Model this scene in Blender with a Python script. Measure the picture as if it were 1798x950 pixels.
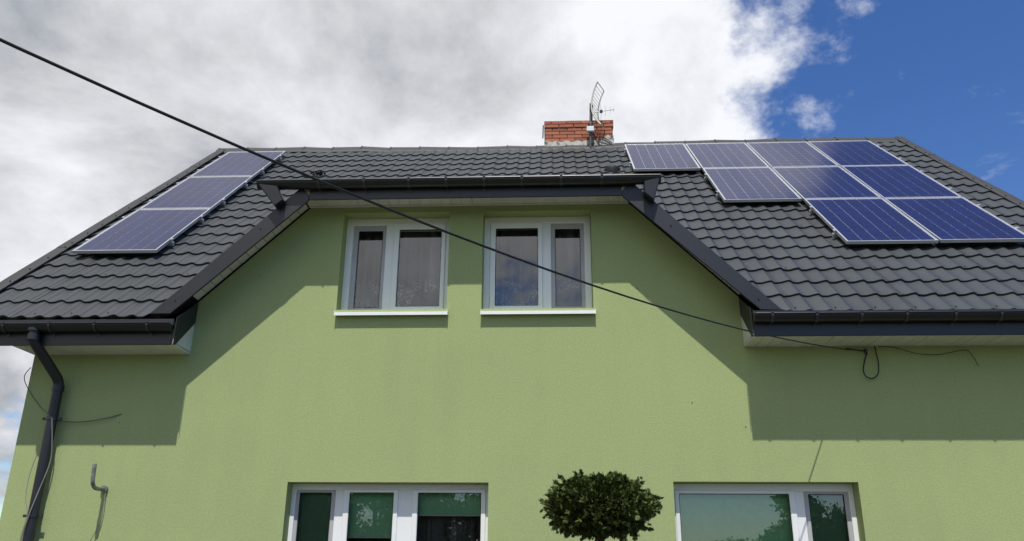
import bpy, bmesh, math, random
from math import sin, cos, tan, pi, radians, sqrt, atan2
from mathutils import Vector, Matrix, noise as mnoise
random.seed(7)
S = bpy.context.scene
for o in list(bpy.data.objects): bpy.data.objects.remove(o)
COL = S.collection

# ------------------------------------------------------------------ camera
CZ = 1.6                       # eye height; facade plane is Y = 0
WALL = 7.8                     # distance camera - facade
PITCH, YAW, ROLL = 0.34906, 0.05174, 0.00795
fw = Vector((-sin(YAW)*cos(PITCH), cos(YAW)*cos(PITCH), sin(PITCH)))
rt = Vector((cos(YAW), sin(YAW), 0)); up = rt.cross(fw)
r2 = rt*cos(ROLL) + up*sin(ROLL); u2 = -rt*sin(ROLL) + up*cos(ROLL)
cd = bpy.data.cameras.new('camera'); cam = bpy.data.objects.new('camera', cd); COL.objects.link(cam)
cam.matrix_world = Matrix((r2, u2, -fw)).transposed().to_4x4()
cam.location = (0, -WALL, CZ)
cd.sensor_width = 36; cd.lens = 36*1443.4/1798; cd.clip_end = 5000; cd.clip_start = 0.05
S.camera = cam
CAMP = Vector((0, -WALL, CZ))
def project(P):
    d = Vector(P) - CAMP; z = d.dot(fw)
    if z < 0.1: return None
    return 899 + 1443.4*d.dot(r2)/z, 475 - 1443.4*d.dot(u2)/z

# ------------------------------------------------------------------ world, sun, exposure
SUN_EL = 63.3
W = bpy.data.worlds.new('World'); S.world = W; W.use_nodes = True
nt = W.node_tree; nt.nodes.clear()
class NB:
    """tiny node-building helper"""
    def __init__(s, t): s.t = t
    def n(s, kind, **kw):
        x = s.t.nodes.new(kind)
        for k, v in kw.items(): setattr(x, k, v)
        return x
    def put(s, sock, v):
        if hasattr(v, 'is_output') or isinstance(v, bpy.types.NodeSocket): s.t.links.new(v, sock)
        else: sock.default_value = v
    def m(s, op, a, b=0.0, c=0.0, clamp=False):
        x = s.n('ShaderNodeMath', operation=op); x.use_clamp = clamp
        s.put(x.inputs[0], a); s.put(x.inputs[1], b)
        if len(x.inputs) > 2: s.put(x.inputs[2], c)
        return x.outputs[0]
    def v(s, op, a, b=None):
        x = s.n('ShaderNodeVectorMath', operation=op)
        s.put(x.inputs[0], a)
        if b is not None:
            s.put(x.inputs['Scale'] if op == 'SCALE' else x.inputs[1], b)
        return x.outputs[0]
    def ramp(s, v, a, b, smooth=True, lo=0.0, hi=1.0):
        x = s.n('ShaderNodeMapRange', interpolation_type='SMOOTHSTEP' if smooth else 'LINEAR')
        s.put(x.inputs['Value'], v); x.inputs['From Min'].default_value = a; x.inputs['From Max'].default_value = b
        x.inputs['To Min'].default_value = lo; x.inputs['To Max'].default_value = hi
        return x.outputs[0]
    def noise(s, vec, scale, detail=6, rough=0.55, lac=2.0, dist=0.0):
        x = s.n('ShaderNodeTexNoise')
        if vec is not None: s.put(x.inputs['Vector'], vec)
        x.inputs['Scale'].default_value = scale; x.inputs['Detail'].default_value = detail
        x.inputs['Roughness'].default_value = rough; x.inputs['Lacunarity'].default_value = lac
        x.inputs['Distortion'].default_value = dist
        return x.outputs['Fac']
    def mixc(s, f, a, b, mode='MIX'):
        x = s.n('ShaderNodeMix', data_type='RGBA', blend_type=mode)
        s.put(x.inputs[0], f)
        s.put(x.inputs[6], a if not isinstance(a, tuple) else (*a, 1)); s.put(x.inputs[7], b if not isinstance(b, tuple) else (*b, 1))
        return x.outputs[2]
b = NB(nt)
tc = b.n('ShaderNodeTexCoord'); D = tc.outputs['Generated']
sp = b.n('ShaderNodeSeparateXYZ'); nt.links.new(D, sp.inputs[0]); dx, dy, dz = sp.outputs
sky = b.n('ShaderNodeTexSky', sky_type='NISHITA'); sky.sun_disc = False
sky.sun_elevation = radians(SUN_EL); sky.sun_rotation = pi; sky.altitude = 100; sky.air_density = 1.0; sky.dust_density = 0.3; sky.ozone_density = 2.5
bg1 = b.n('ShaderNodeBackground'); bg1.inputs[1].default_value = 0.135
hs = b.n('ShaderNodeHueSaturation'); hs.inputs['Hue'].default_value = 0.512; hs.inputs['Saturation'].default_value = 1.26
nt.links.new(sky.outputs[0], hs.inputs['Color']); nt.links.new(hs.outputs[0], bg1.inputs[0])
# a broken cloud layer: directions projected onto a flat layer, so clouds shrink towards the horizon
zz = b.m('ADD', b.m('MAXIMUM', dz, 0.0), 0.55)
q = b.v('SCALE', D, b.m('DIVIDE', 1.0, zz))
n1 = b.noise(q, 2.4, 10, 0.58, dist=0.25)
n2 = b.noise(b.v('ADD', q, (3.1, 7.7, 1.3)), 8.0, 9, 0.62)
n3 = b.noise(b.v('ADD', q, (13.1, 2.7, 5.3)), 1.5, 4, 0.5)
m_ = b.m('SUBTRACT', dx, b.m('ADD', b.m('MULTIPLY', b.m('ABSOLUTE', dy), 0.225), b.m('MULTIPLY', dz, 0.090)))   # >0: the open side of the cloud bank
m_ = b.m('ADD', m_, b.m('MULTIPLY', b.m('MAXIMUM', b.m('MULTIPLY', dy, -1.0), 0.0), 0.26))      # behind the viewer the bank breaks up
f = b.m('ADD', b.m('MULTIPLY', b.m('SUBTRACT', n1, 0.5), 1.10), b.m('MULTIPLY', b.m('SUBTRACT', n2, 0.5), 0.72))
f = b.m('SUBTRACT', b.m('ADD', f, 0.10), b.m('MULTIPLY', b.m('MINIMUM', b.m('MAXIMUM', m_, -0.20), 0.26), 1.9))
f = b.m('SUBTRACT', f, b.m('MULTIPLY', b.m('MAXIMUM', b.m('SUBTRACT', 0.30, dz), 0.0), 1.6))      # gaps open towards the horizon
wisp = b.m('MULTIPLY', b.ramp(b.noise(b.v('ADD', q, (0.4, 2.2, 6.0)), 5.2, 9, 0.66, dist=0.5), 0.60, 0.80), 0.75)
cov = b.m('MAXIMUM', b.ramp(f, 0.0, 0.20), wisp)
n4 = b.noise(b.v('ADD', q, (5.1, 1.7, 9.3)), 4.0, 9, 0.60, dist=0.4)
lum = b.m('ADD', b.m('MULTIPLY', b.m('SUBTRACT', n3, 0.5), 0.9), b.m('MULTIPLY', b.m('SUBTRACT', n4, 0.5), 1.45))
lum = b.m('ADD', lum, b.m('MULTIPLY', b.m('SUBTRACT', n2, 0.5), 0.55))
lum = b.m('ADD', lum, b.m('MULTIPLY', b.m('MINIMUM', b.m('MAXIMUM', b.m('ADD', m_, 0.30), -0.45), 0.30), 0.50))
lum = b.m('MINIMUM', b.m('MAXIMUM', b.m('ADD', lum, 0.95), 0.33), 1.16)
ccol = b.mixc(b.ramp(lum, 0.25, 0.8), (0.82, 0.93, 1.07), (0.97, 0.99, 1.04))
bg2 = b.n('ShaderNodeBackground'); nt.links.new(ccol, bg2.inputs[0]); nt.links.new(b.m('MULTIPLY', lum, 0.84), bg2.inputs[1])
mx = b.n('ShaderNodeMixShader'); nt.links.new(cov, mx.inputs[0]); nt.links.new(bg1.outputs[0], mx.inputs[1]); nt.links.new(bg2.outputs[0], mx.inputs[2])
wo = b.n('ShaderNodeOutputWorld'); nt.links.new(mx.outputs[0], wo.inputs[0])
sl = bpy.data.lights.new('sun', 'SUN'); sl.energy = 4.6; sl.angle = radians(0.53); sl.color = (1.0, 0.955, 0.88)
so = bpy.data.objects.new('sun', sl); COL.objects.link(so); so.rotation_euler = (radians(90-SUN_EL), 0, 0); so.location = (0, -20, 30)
S.view_settings.view_transform = 'Standard'; S.view_settings.look = 'None'
S.view_settings.exposure = 0.0; S.view_settings.gamma = 1.0; S.view_settings.use_curve_mapping = False
S.render.engine = 'CYCLES'; S.cycles.max_bounces = 8; S.cycles.transparent_max_bounces = 16

# ------------------------------------------------------------------ materials
def mat(name, col, rough=0.6, metal=0.0, spec=0.5, vary=0.0, vscale=6.0, bump=0.0, bscale=60.0, bdist=0.004, dirt=None, coat=0.0, per_object=0.0):
    m = bpy.data.materials.new(name); m.use_nodes = True; t = m.node_tree; p = t.nodes['Principled BSDF']; k = NB(t)
    p.inputs['Roughness'].default_value = rough; p.inputs['Metallic'].default_value = metal
    p.inputs['Specular IOR Level'].default_value = spec; p.inputs['Coat Weight'].default_value = coat; p.inputs['Coat Roughness'].default_value = 0.08
    g = k.n('ShaderNodeNewGeometry').outputs['Position']
    c = (*col, 1)
    if vary:
        nz = k.ramp(k.noise(g, vscale, 8, 0.62), 0.25, 0.75, lo=1-vary, hi=1+vary)
        c = k.mixc(1.0, col, k.v('SCALE', (1, 1, 1), nz), 'MULTIPLY')
    if per_object:
        r = k.n('ShaderNodeObjectInfo').outputs['Random']
        c = k.mixc(1.0, c if not isinstance(c, tuple) else col, k.v('SCALE', (1, 1, 1), k.ramp(r, 0, 1, False, 1-per_object, 1+per_object)), 'MULTIPLY')
    if dirt:
        dcol, dscale, lo, hi, amt = dirt
        c = k.mixc(k.m('MULTIPLY', k.ramp(k.noise(g, dscale, 8, 0.65), lo, hi), amt), c if not isinstance(c, tuple) else col, dcol)
    k.put(p.inputs['Base Color'], c)
    if bump:
        bn = k.n('ShaderNodeBump'); bn.inputs['Strength'].default_value = bump; bn.inputs['Distance'].default_value = bdist
        t.links.new(k.noise(g, bscale, 5, 0.6), bn.inputs['Height']); t.links.new(bn.outputs[0], p.inputs['Normal'])
    return m
def stucco():
    m = bpy.data.materials.new('green_render'); m.use_nodes = True; t = m.node_tree; p = t.nodes['Principled BSDF']; k = NB(t)
    g = k.n('ShaderNodeNewGeometry').outputs['Position']
    big = k.ramp(k.noise(g, 0.8, 6, 0.6), 0.3, 0.7, lo=0.972, hi=1.026)
    fine = k.ramp(k.noise(g, 46, 5, 0.65), 0.3, 0.7, lo=0.935, hi=1.055)
    mp = k.n('ShaderNodeMapping'); mp.inputs['Scale'].default_value = (5.5, 5.5, 0.5); t.links.new(g, mp.inputs[0])
    streak = k.ramp(k.noise(mp.outputs[0], 1.0, 6, 0.6), 0.35, 0.75, lo=1.012, hi=0.978)
    c = k.mixc(1.0, (0.334, 0.398, 0.184), k.v('SCALE', (1, 1, 1), k.m('MULTIPLY', k.m('MULTIPLY', big, fine), streak)), 'MULTIPLY')
    k.put(p.inputs['Base Color'], c); p.inputs['Roughness'].default_value = 0.92; p.inputs['Specular IOR Level'].default_value = 0.15
    # rolled grain: worm tracks and grit
    wv = k.n('ShaderNodeTexVoronoi', feature='F1'); wv.inputs['Scale'].default_value = 150; t.links.new(g, wv.inputs['Vector'])
    h = k.m('ADD', k.m('MULTIPLY', k.noise(g, 120, 5, 0.7, dist=0.8), 1.0), k.m('MULTIPLY', wv.outputs['Distance'], 0.5))
    bn = k.n('ShaderNodeBump'); bn.inputs['Strength'].default_value = 0.48; bn.inputs['Distance'].default_value = 0.005
    t.links.new(h, bn.inputs['Height']); t.links.new(bn.outputs[0], p.inputs['Normal'])
    return m
def glass(name, base=0.10, rough=0.0, tint=(0.93, 0.96, 0.95)):
    m = bpy.data.materials.new(name); m.use_nodes = True; t = m.node_tree; t.nodes.clear(); k = NB(t)
    fr = k.n('ShaderNodeFresnel'); fr.inputs[0].default_value = 1.5
    gl = k.n('ShaderNodeBsdfGlossy'); gl.inputs['Roughness'].default_value = rough
    tr = k.n('ShaderNodeBsdfTransparent'); tr.inputs[0].default_value = (*tint, 1)
    ms = k.n('ShaderNodeMixShader'); out = k.n('ShaderNodeOutputMaterial')
    t.links.new(k.m('ADD', k.m('MULTIPLY', fr.outputs[0], 1.0), base, clamp=True), ms.inputs[0])
    t.links.new(tr.outputs[0], ms.inputs[1]); t.links.new(gl.outputs[0], ms.inputs[2]); t.links.new(ms.outputs[0], out.inputs[0])
    return m
def lace_mat():
    m = bpy.data.materials.new('lace'); m.use_nodes = True; t = m.node_tree; t.nodes.clear(); k = NB(t)
    tcn = k.n('ShaderNodeTexCoord'); g = tcn.outputs['Object']
    sx = k.n('ShaderNodeSeparateXYZ'); t.links.new(g, sx.inputs[0])
    # object z: 0 at the hem; embroidery sits in the lower part
    nz = k.noise(g, 9.0, 4, 0.6, dist=1.2)
    line = k.m('SUBTRACT', 1.0, k.ramp(k.m('ABSOLUTE', k.m('SUBTRACT', nz, 0.5)), 0.0, 0.05))
    patch = k.ramp(k.noise(k.v('ADD', g, (4.2, 1.0, 2.0)), 3.1, 2, 0.5), 0.46, 0.58)
    low = k.ramp(sx.outputs[2], 0.42, 0.22)
    hem = k.ramp(sx.outputs[2], 0.035, 0.015)
    pat = k.m('MULTIPLY', k.m('MULTIPLY', line, patch), low)
    mpn = k.n('ShaderNodeMapping'); mpn.inputs['Scale'].default_value = (26, 1, .25); t.links.new(g, mpn.inputs[0])
    op = k.m('ADD', k.ramp(k.noise(mpn.outputs[0], 1.0, 3, 0.6), 0.3, 0.7, lo=0.05, hi=0.28), k.m('ADD', k.m('MULTIPLY', pat, 0.80), k.m('MULTIPLY', hem, 0.35)), clamp=True)
    df = k.n('ShaderNodeBsdfDiffuse'); df.inputs[0].default_value = (0.78, 0.78, 0.76, 1)
    tl = k.n('ShaderNodeBsdfTranslucent'); tl.inputs[0].default_value = (0.5, 0.5, 0.5, 1)
    ad = k.n('ShaderNodeMixShader'); ad.inputs[0].default_value = 0.3
    t.links.new(df.outputs[0], ad.inputs[1]); t.links.new(tl.outputs[0], ad.inputs[2])
    tr = k.n('ShaderNodeBsdfTransparent'); ms = k.n('ShaderNodeMixShader'); out = k.n('ShaderNodeOutputMaterial')
    t.links.new(op, ms.inputs[0]); t.links.new(tr.outputs[0], ms.inputs[1]); t.links.new(ad.outputs[0], ms.inputs[2]); t.links.new(ms.outputs[0], out.inputs[0])
    return m
def leaf_mat(name, c1, c2, rough=0.55, scale=5.0):
    m = bpy.data.materials.new(name); m.use_nodes = True; t = m.node_tree; p = t.nodes['Principled BSDF']; k = NB(t)
    g = k.n('ShaderNodeNewGeometry')
    mixf = k.m('ADD', k.m('MULTIPLY', g.outputs['Random Per Island'], 0.65), k.m('MULTIPLY', k.noise(g.outputs['Position'], scale, 3, 0.5), 0.5))
    k.put(p.inputs['Base Color'], k.mixc(k.ramp(mixf, 0.2, 0.95), c1, c2)); p.inputs['Roughness'].default_value = rough
    p.inputs['Specular IOR Level'].default_value = 0.25
    return m
M = {
 'wall': stucco(),
 'tile': mat('graphite_roof_sheet', (0.034, 0.040, 0.045), 0.54, vary=0.16, vscale=1.7, bump=0.06, bscale=160, bdist=0.002, dirt=((0.085, 0.082, 0.075), 9.0, 0.60, 0.82, 0.18), per_object=0.08),
 'flash': mat('anthracite_flashing', (0.018, 0.020, 0.025), 0.40, vary=0.10, vscale=4.0, bump=0.05, bscale=40, bdist=0.002),
 'ridge': mat('graphite_ridge_sheet', (0.021, 0.023, 0.025), 0.62, vary=0.15, vscale=5.0),
 'gutter': mat('anthracite_plastic_gutter', (0.012, 0.013, 0.016), 0.34, vary=0.15, vscale=5.0, bump=0.03, bscale=30),
 'bracket': mat('anthracite_bracket', (0.035, 0.036, 0.040), 0.40, vary=0.1),
 'pipe': mat('anthracite_downpipe', (0.016, 0.018, 0.024), 0.42, vary=0.18, vscale=6.0, dirt=((0.10, 0.10, 0.09), 14.0, 0.62, 0.82, 0.25)),
 'soffit': mat('white_soffit_plastic', (0.62, 0.64, 0.58), 0.5, vary=0.06, vscale=8.0, per_object=0.03),
 'upvc': mat('white_window_plastic', (0.78, 0.80, 0.80), 0.35, vary=0.03, vscale=5.0, dirt=((0.50, 0.50, 0.46), 12, 0.58, 0.85, 0.22)),
 'greyvc': mat('grey_insect_screen_frame', (0.40, 0.40, 0.42), 0.45, vary=0.08, vscale=9.0),
 'gasket': mat('black_rubber_gasket', (0.012, 0.012, 0.012), 0.6),
 'sill': mat('white_coated_sill', (0.80, 0.82, 0.82), 0.32, vary=0.04, vscale=6),
 'glass': glass('window_glass', 0.11),
 'pvglass': glass('solar_glass', -0.03, 0.08, (0.97, 0.97, 0.97)),
 'cell': mat('blue_polycrystalline_cell', (0.0035, 0.009, 0.082), 0.45, vary=0.35, vscale=38.0, per_object=0.16),
 'backsheet': mat('white_backsheet', (0.50, 0.52, 0.58), 0.5),
 'alu': mat('anodised_aluminium', (0.66, 0.67, 0.68), 0.38, metal=0.75, vary=0.05),
 'brick': mat('orange_brick', (0.335, 0.112, 0.062), 0.85, vary=0.18, vscale=30.0, bump=0.3, bscale=120, per_object=0.26),
 'mortar': mat('dark_mortar', (0.10, 0.055, 0.040), 0.95, vary=0.2, vscale=40, bump=0.3, bscale=100),
 'plaster': mat('weathered_plaster', (0.46, 0.45, 0.42), 0.9, vary=0.25, vscale=12, bump=0.5, bscale=60, dirt=((0.06, 0.055, 0.05), 7.0, 0.52, 0.60, 0.85)),
 'cream': mat('cream_antenna_paint', (0.62, 0.60, 0.47), 0.5, vary=0.1),
 'steel': mat('weathered_steel', (0.10, 0.10, 0.10), 0.5, metal=0.4, vary=0.2, vscale=20),
 'zinc': mat('galvanised_steel', (0.24, 0.25, 0.24), 0.5, metal=0.5, vary=0.35, vscale=25, dirt=((0.05, 0.05, 0.045), 18, 0.5, 0.7, 0.6)),
 'rubber': mat('black_cable', (0.008, 0.008, 0.009), 0.5),
 'greywire': mat('pale_wire', (0.21, 0.21, 0.18), 0.6),
 'box': mat('white_box', (0.7, 0.72, 0.75), 0.4),
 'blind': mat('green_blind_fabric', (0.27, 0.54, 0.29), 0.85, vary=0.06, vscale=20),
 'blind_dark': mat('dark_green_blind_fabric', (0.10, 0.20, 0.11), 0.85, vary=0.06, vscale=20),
 'blindbar': mat('pale_blind_bar', (0.45, 0.50, 0.45), 0.5),
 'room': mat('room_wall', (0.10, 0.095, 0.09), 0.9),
 'lace': lace_mat(),
 'bark': mat('conifer_bark', (0.055, 0.040, 0.030), 0.9, vary=0.35, vscale=40, bump=0.6, bscale=60),
 'thuja': leaf_mat('thuja_sprays', (0.016, 0.034, 0.008), (0.105, 0.140, 0.028), 0.55, 6.0),
 'leaf': leaf_mat('broad_leaves', (0.025, 0.060, 0.014), (0.075, 0.130, 0.030), 0.5, 1.2),
 'bounce_yard': mat('warm_bounce_paving', (0.075, 0.068, 0.052), 0.9, vary=0.25, vscale=3.0, bump=0.4, bscale=50),
 'grass': mat('mown_grass', (0.042, 0.060, 0.022), 0.95, vary=0.35, vscale=2.2, bump=0.6, bscale=30, bdist=0.03),
 'wood': mat('grey_wood_pole', (0.16, 0.135, 0.11), 0.9, vary=0.25, vscale=10),
 'moss': mat('leaf_litter', (0.035, 0.030, 0.022), 0.95, vary=0.4, vscale=40),
}

# ------------------------------------------------------------------ mesh helpers
class MB:
    def __init__(s): s.v = []; s.f = []
    def add(s, vs, fs):
        o = len(s.v); s.v += [tuple(v) for v in vs]; s.f += [tuple(i+o for i in f) for f in fs]; return s
    def box(s, x0, x1, y0, y1, z0, z1):
        return s.add([(x0,y0,z0),(x1,y0,z0),(x1,y1,z0),(x0,y1,z0),(x0,y0,z1),(x1,y0,z1),(x1,y1,z1),(x0,y1,z1)],
                     [(0,3,2,1),(4,5,6,7),(0,1,5,4),(1,2,6,5),(2,3,7,6),(3,0,4,7)])
    def prism(s, poly, y0, y1):
        """poly in (x, z), extruded along y"""
        n = len(poly); vs = [(x, y0, z) for x, z in poly] + [(x, y1, z) for x, z in poly]
        return s.add(vs, [tuple(range(n)), tuple(range(2*n-1, n-1, -1))] + [(i, i+n, (i+1) % n + n, (i+1) % n) for i in range(n)])
    def prismx(s, poly, x0, x1):
        """poly in (y, z), extruded along x"""
        n = len(poly); vs = [(x0, y, z) for y, z in poly] + [(x1, y, z) for y, z in poly]
        return s.add(vs, [tuple(range(n-1, -1, -1)), tuple(range(n, 2*n))] + [(i, (i+1) % n, (i+1) % n + n, i+n) for i in range(n)])
    def tube(s, pts, r, n=8, cap=True):
        pts = [Vector(p) for p in pts]; rr = r if isinstance(r, (list, tuple)) else [r]*len(pts)
        prev = None; rings = []
        for i, p in enumerate(pts):
            t = (pts[min(i+1, len(pts)-1)] - pts[max(i-1, 0)]).normalized()
            a = prev if prev is not None else (Vector((0,0,1)) if abs(t.z) < 0.9 else Vector((1,0,0)))
            u = (a - t*a.dot(t)).normalized(); w = t.cross(u); prev = u
            rings.append([p + (u*cos(2*pi*k/n) + w*sin(2*pi*k/n))*rr[i] for k in range(n)])
        vs = [v for R in rings for v in R]; fs = []
        for i in range(len(pts)-1):
            for k in range(n): fs.append((i*n+k, i*n+(k+1) % n, (i+1)*n+(k+1) % n, (i+1)*n+k))
        if cap: fs += [tuple(range(n-1, -1, -1)), tuple(range((len(pts)-1)*n, len(pts)*n))]
        return s.add(vs, fs)
    def ring(s, o, i, y0, y1):
        """rectangular frame, o/i = (x0,x1,z0,z1) outer and inner"""
        A = [(o[0],o[2]),(o[1],o[2]),(o[1],o[3]),(o[0],o[3])]; B = [(i[0],i[2]),(i[1],i[2]),(i[1],i[3]),(i[0],i[3])]
        vs = [(x,y0,z) for x,z in A]+[(x,y0,z) for x,z in B]+[(x,y1,z) for x,z in A]+[(x,y1,z) for x,z in B]; fs = []
        for k in range(4):
            l = (k+1) % 4
            fs += [(k,l,4+l,4+k),(8+l,8+k,12+k,12+l),(l,k,8+k,8+l),(4+k,4+l,12+l,12+k)]
        return s.add(vs, fs)
    def mesh(s, name, m, smooth=False, bev=0.0):
        me = bpy.data.meshes.new(name); me.from_pydata(s.v, [], s.f); me.update()
        bm = bmesh.new(); bm.from_mesh(me); bmesh.ops.recalc_face_normals(bm, faces=bm.faces)
        if bev: bmesh.ops.bevel(bm, geom=[e for e in bm.edges if e.is_manifold and e.calc_face_angle(0) > 0.5], offset=bev, segments=1, affect='EDGES', clamp_overlap=True)
        bm.to_mesh(me); bm.free()
        if smooth:
            me.polygons.foreach_set('use_smooth', [True]*len(me.polygons))
            me.set_sharp_from_angle(angle=radians(40))
        me.materials.append(M[m]); return me
    def build(s, name, m, parent=None, smooth=False, bev=0.0):
        return link(name, s.mesh(name, m, smooth, bev), parent)
def link(name, me, parent=None, loc=(0,0,0), rot=(0,0,0), scale=(1,1,1)):
    o = bpy.data.objects.new(name, me); COL.objects.link(o); o.parent = parent
    o.location = loc; o.rotation_euler = rot; o.scale = scale; return o
def empty(name, loc=(0,0,0), parent=None):
    o = bpy.data.objects.new(name, None); COL.objects.link(o); o.location = loc; o.parent = parent; o.empty_display_size = 0.2; return o
def tag(o, label=None, cat=None, group=None, kind=None):
    for k, v in (('label', label), ('category', cat), ('group', group), ('kind', kind)):
        if v: o[k] = v
    return o
def Z(r): return r + CZ        # heights below were measured from eye level

# ------------------------------------------------------------------ the ground
g = MB(); N = 24
g.add([(-1500,-1500,0),(1500,-1500,0),(1500,1500,0),(-1500,1500,0)], [(0,1,2,3)])
tag(g.build('ground', 'grass'), kind='structure')
tag(MB().add([(-14,-11,.004),(14,-11,.004),(14,-.001,.004),(-14,-.001,.004)],[(0,1,2,3)]).build('bounce_yard', 'bounce_yard'), kind='structure')  # unseen paving, added to bounce warm light onto the shaded wall and soffits

# ------------------------------------------------------------------ the house
house = empty('house')
tag(house, 'light green rendered house with dark metal tile roof and a trapezoid dormer front', 'house')
XL, XR = -5.195, 5.25                      # gable walls
TH = 0.7209; TT, CT, ST = tan(TH), cos(TH), sin(TH)
RY0, RZ0 = -0.364, Z(2.262)                # a point on the roof plane
def roof_z(y): return RZ0 + (y-RY0)*TT
RIDGE_Y = 5.02; RIDGE_Z = roof_z(RIDGE_Y); DEPTH = 2*RIDGE_Y
VL, VR = -5.90, 6.02                       # verges
# dormer outline in (x, z): roof line of the slanted sides
DLx, DRx, DTop = -2.545, 0.825, Z(3.605)
DL0, DR0, DBot = -3.895, 2.141, Z(2.296)
def dormer_z(x):
    if x < DLx: return DTop - (DLx-x)*(DTop-DBot)/(DLx-DL0)
    if x > DRx: return DTop - (x-DRx)*(DTop-DBot)/(DR0-DRx)
    return DTop
# windows: opening (x0,x1,z0,z1) in the wall
SZ = (Z(2.440), Z(2.472), Z(2.514), Z(3.366), Z(3.430), Z(3.495))    # frame bottom, sash bottom, glass bottom, glass top, sash top, frame top
LZ = (Z(-0.72), Z(-0.675), Z(-0.61), Z(0.676), Z(0.705), Z(0.748))
openings = {'UL': (-2.170,-1.056,SZ[0],Z(3.50)), 'UR': (-0.708,0.406,SZ[0],Z(3.50)), 'LL': (-2.492,-0.606,LZ[0],Z(0.757)), 'LR': (1.090,2.752,LZ[0],Z(0.770))}
REV = 0.15
def facade():
    bm = bmesh.new()
    def region(x0, x1, z0, z1, ops):
        xs = sorted({x0, x1, *[o[0] for o in ops], *[o[1] for o in ops]}); zs = sorted({z0, z1, *[o[2] for o in ops], *[o[3] for o in ops]})
        fs = []
        for i in range(len(xs)-1):
            for j in range(len(zs)-1):
                cx, cz = (xs[i]+xs[i+1])/2, (zs[j]+zs[j+1])/2
                if any(o[0] < cx < o[1] and o[2] < cz < o[3] for o in ops): continue
                fs.append(bm.faces.new([bm.verts.new((x, 0, z)) for x, z in ((xs[i],zs[j]),(xs[i+1],zs[j]),(xs[i+1],zs[j+1]),(xs[i],zs[j+1]))]))
        return fs
    low = [openings['LL'], openings['LR']]; hi = [openings['UL'], openings['UR']]
    region(XL, XR, 0, Z(2.10), low)
    n0 = len(bm.faces); upf = region(-3.9, 2.2, Z(2.10), Z(3.72), hi)
    bm.verts.ensure_lookup_table()
    for side in (-1, 1):
        ux = (DLx if side < 0 else DRx) - side*0.06
        geom = [f for f in bm.faces if f.calc_center_median().z > Z(2.10)]
        geom = list({v for f in geom for v in f.verts} | {e for f in geom for e in f.edges} | set(geom))
        sl = (DTop-DBot)/((DR0-DRx) if side > 0 else (DLx-DL0))
        bmesh.ops.bisect_plane(bm, geom=geom, plane_co=(ux, 0, DTop), plane_no=Vector((side*sl, 0, 1)).normalized(), clear_outer=True)
    bmesh.ops.remove_doubles(bm, verts=bm.verts, dist=0.0004)
    vs = [tuple(v.co) for v in bm.verts]; bm.verts.index_update(); fs = [tuple(v.index for v in f.verts) for f in bm.faces]; bm.free()
    mb = MB().add(vs, fs)
    for x0, x1, z0, z1 in openings.values():       # reveals
        mb.add([(x0,0,z0),(x1,0,z0),(x1,0,z1),(x0,0,z1),(x0,REV+.1,z0),(x1,REV+.1,z0),(x1,REV+.1,z1),(x0,REV+.1,z1)], [(0,1,5,4),(1,2,6,5),(2,3,7,6),(3,0,4,7)])
    # gable and back walls
    for x in (XL, XR):
        mb.add([(x,0,0),(x,DEPTH,0),(x,DEPTH,Z(2.5)),(x,RIDGE_Y,RIDGE_Z-.12),(x,0.0,Z(2.1)),(x,0.002,Z(2.4))], [(0,1,2,3,5,4)])
    mb.add([(XL,DEPTH,0),(XR,DEPTH,0),(XR,DEPTH,Z(2.5)),(XL,DEPTH,Z(2.5))], [(0,1,2,3)])
    me = bpy.data.meshes.new('wall'); me.from_pydata(mb.v, [], mb.f); me.update(); me.materials.append(M['wall'])
    return link('wall', me, house)
facade()

# roof: underlay sheet, then single tiles
roof = MB()
e0 = -0.33
roof_obj = None
def tile_mesh():
    w, L, n = TW, TL, 12
    vs = []; fs = []
    ts = [-.66, -.56, -.46, -.34, -.22, -.12, -.05, .0, .05, .11, .17, .24, .34]
    for t in ts:                                   # steep flank right of the crest, long easy rise on its left
        h = 0.5+0.5*cos(pi*min(1, t/.25)) if t >= 0 else (0.5+0.5*cos(pi*min(1, -t/.56)))
        h = 0.0218*h; u = t*w
        vs += [(u, 0.010, h-0.006), (u, 0.0, h+0.002), (u, -0.001, h+0.021), (u, L*0.45, h+0.011), (u, L+0.012, h-0.001)]
    for j in range(n):
        a, c = j*5, (j+1)*5
        fs += [(a, c, c+1, a+1), (a+1, c+1, c+2, a+2), (a+2, c+2, c+3, a+3), (a+3, c+3, c+4, a+4)]
    return vs, fs
TW, TL = 0.1835, 0.3468
def slope_pt(x, s, h=0.0):
    """s: distance up the slope measured from eye level, h: height off the roof plane"""
    z = s*ST + CZ; y = RY0 + (z-RZ0)/TT
    return Vector((x, y - ST*h, z + CT*h))
S0 = 3.445
tiles = []; edge_tiles = set()
ncol0 = int((VL-3.488)/TW)-1
for r in range(20):
    s = S0 + r*TL
    for k in range(ncol0, 20):
        x = 3.488 + k*TW
        if x-TW/2 < VL+0.02 or x+TW/2 > VR-0.02: continue
        # leave out what lies under the dormer's own roof
        ok = True
        inside = 0
        for ddx in (-TW/2, TW/2):
            for ds in (0, TL):
                P = slope_pt(x+ddx, s+ds)
                lim = dormer_z(P.x)
                if DLx < P.x < DRx: lim = DTop + max(0, (P.y+0.345))*0.36
                if P.x > DL0-0.05 and P.x < DR0+0.05 and P.z < lim - 0.03: inside += 1
        if inside == 4: continue
        tiles.append((x, s, r))
        if inside and r < 14: edge_tiles.add((x, s, r))
Rm = Matrix(((1,0,0),(0,CT,-ST),(0,ST,CT)))
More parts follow.
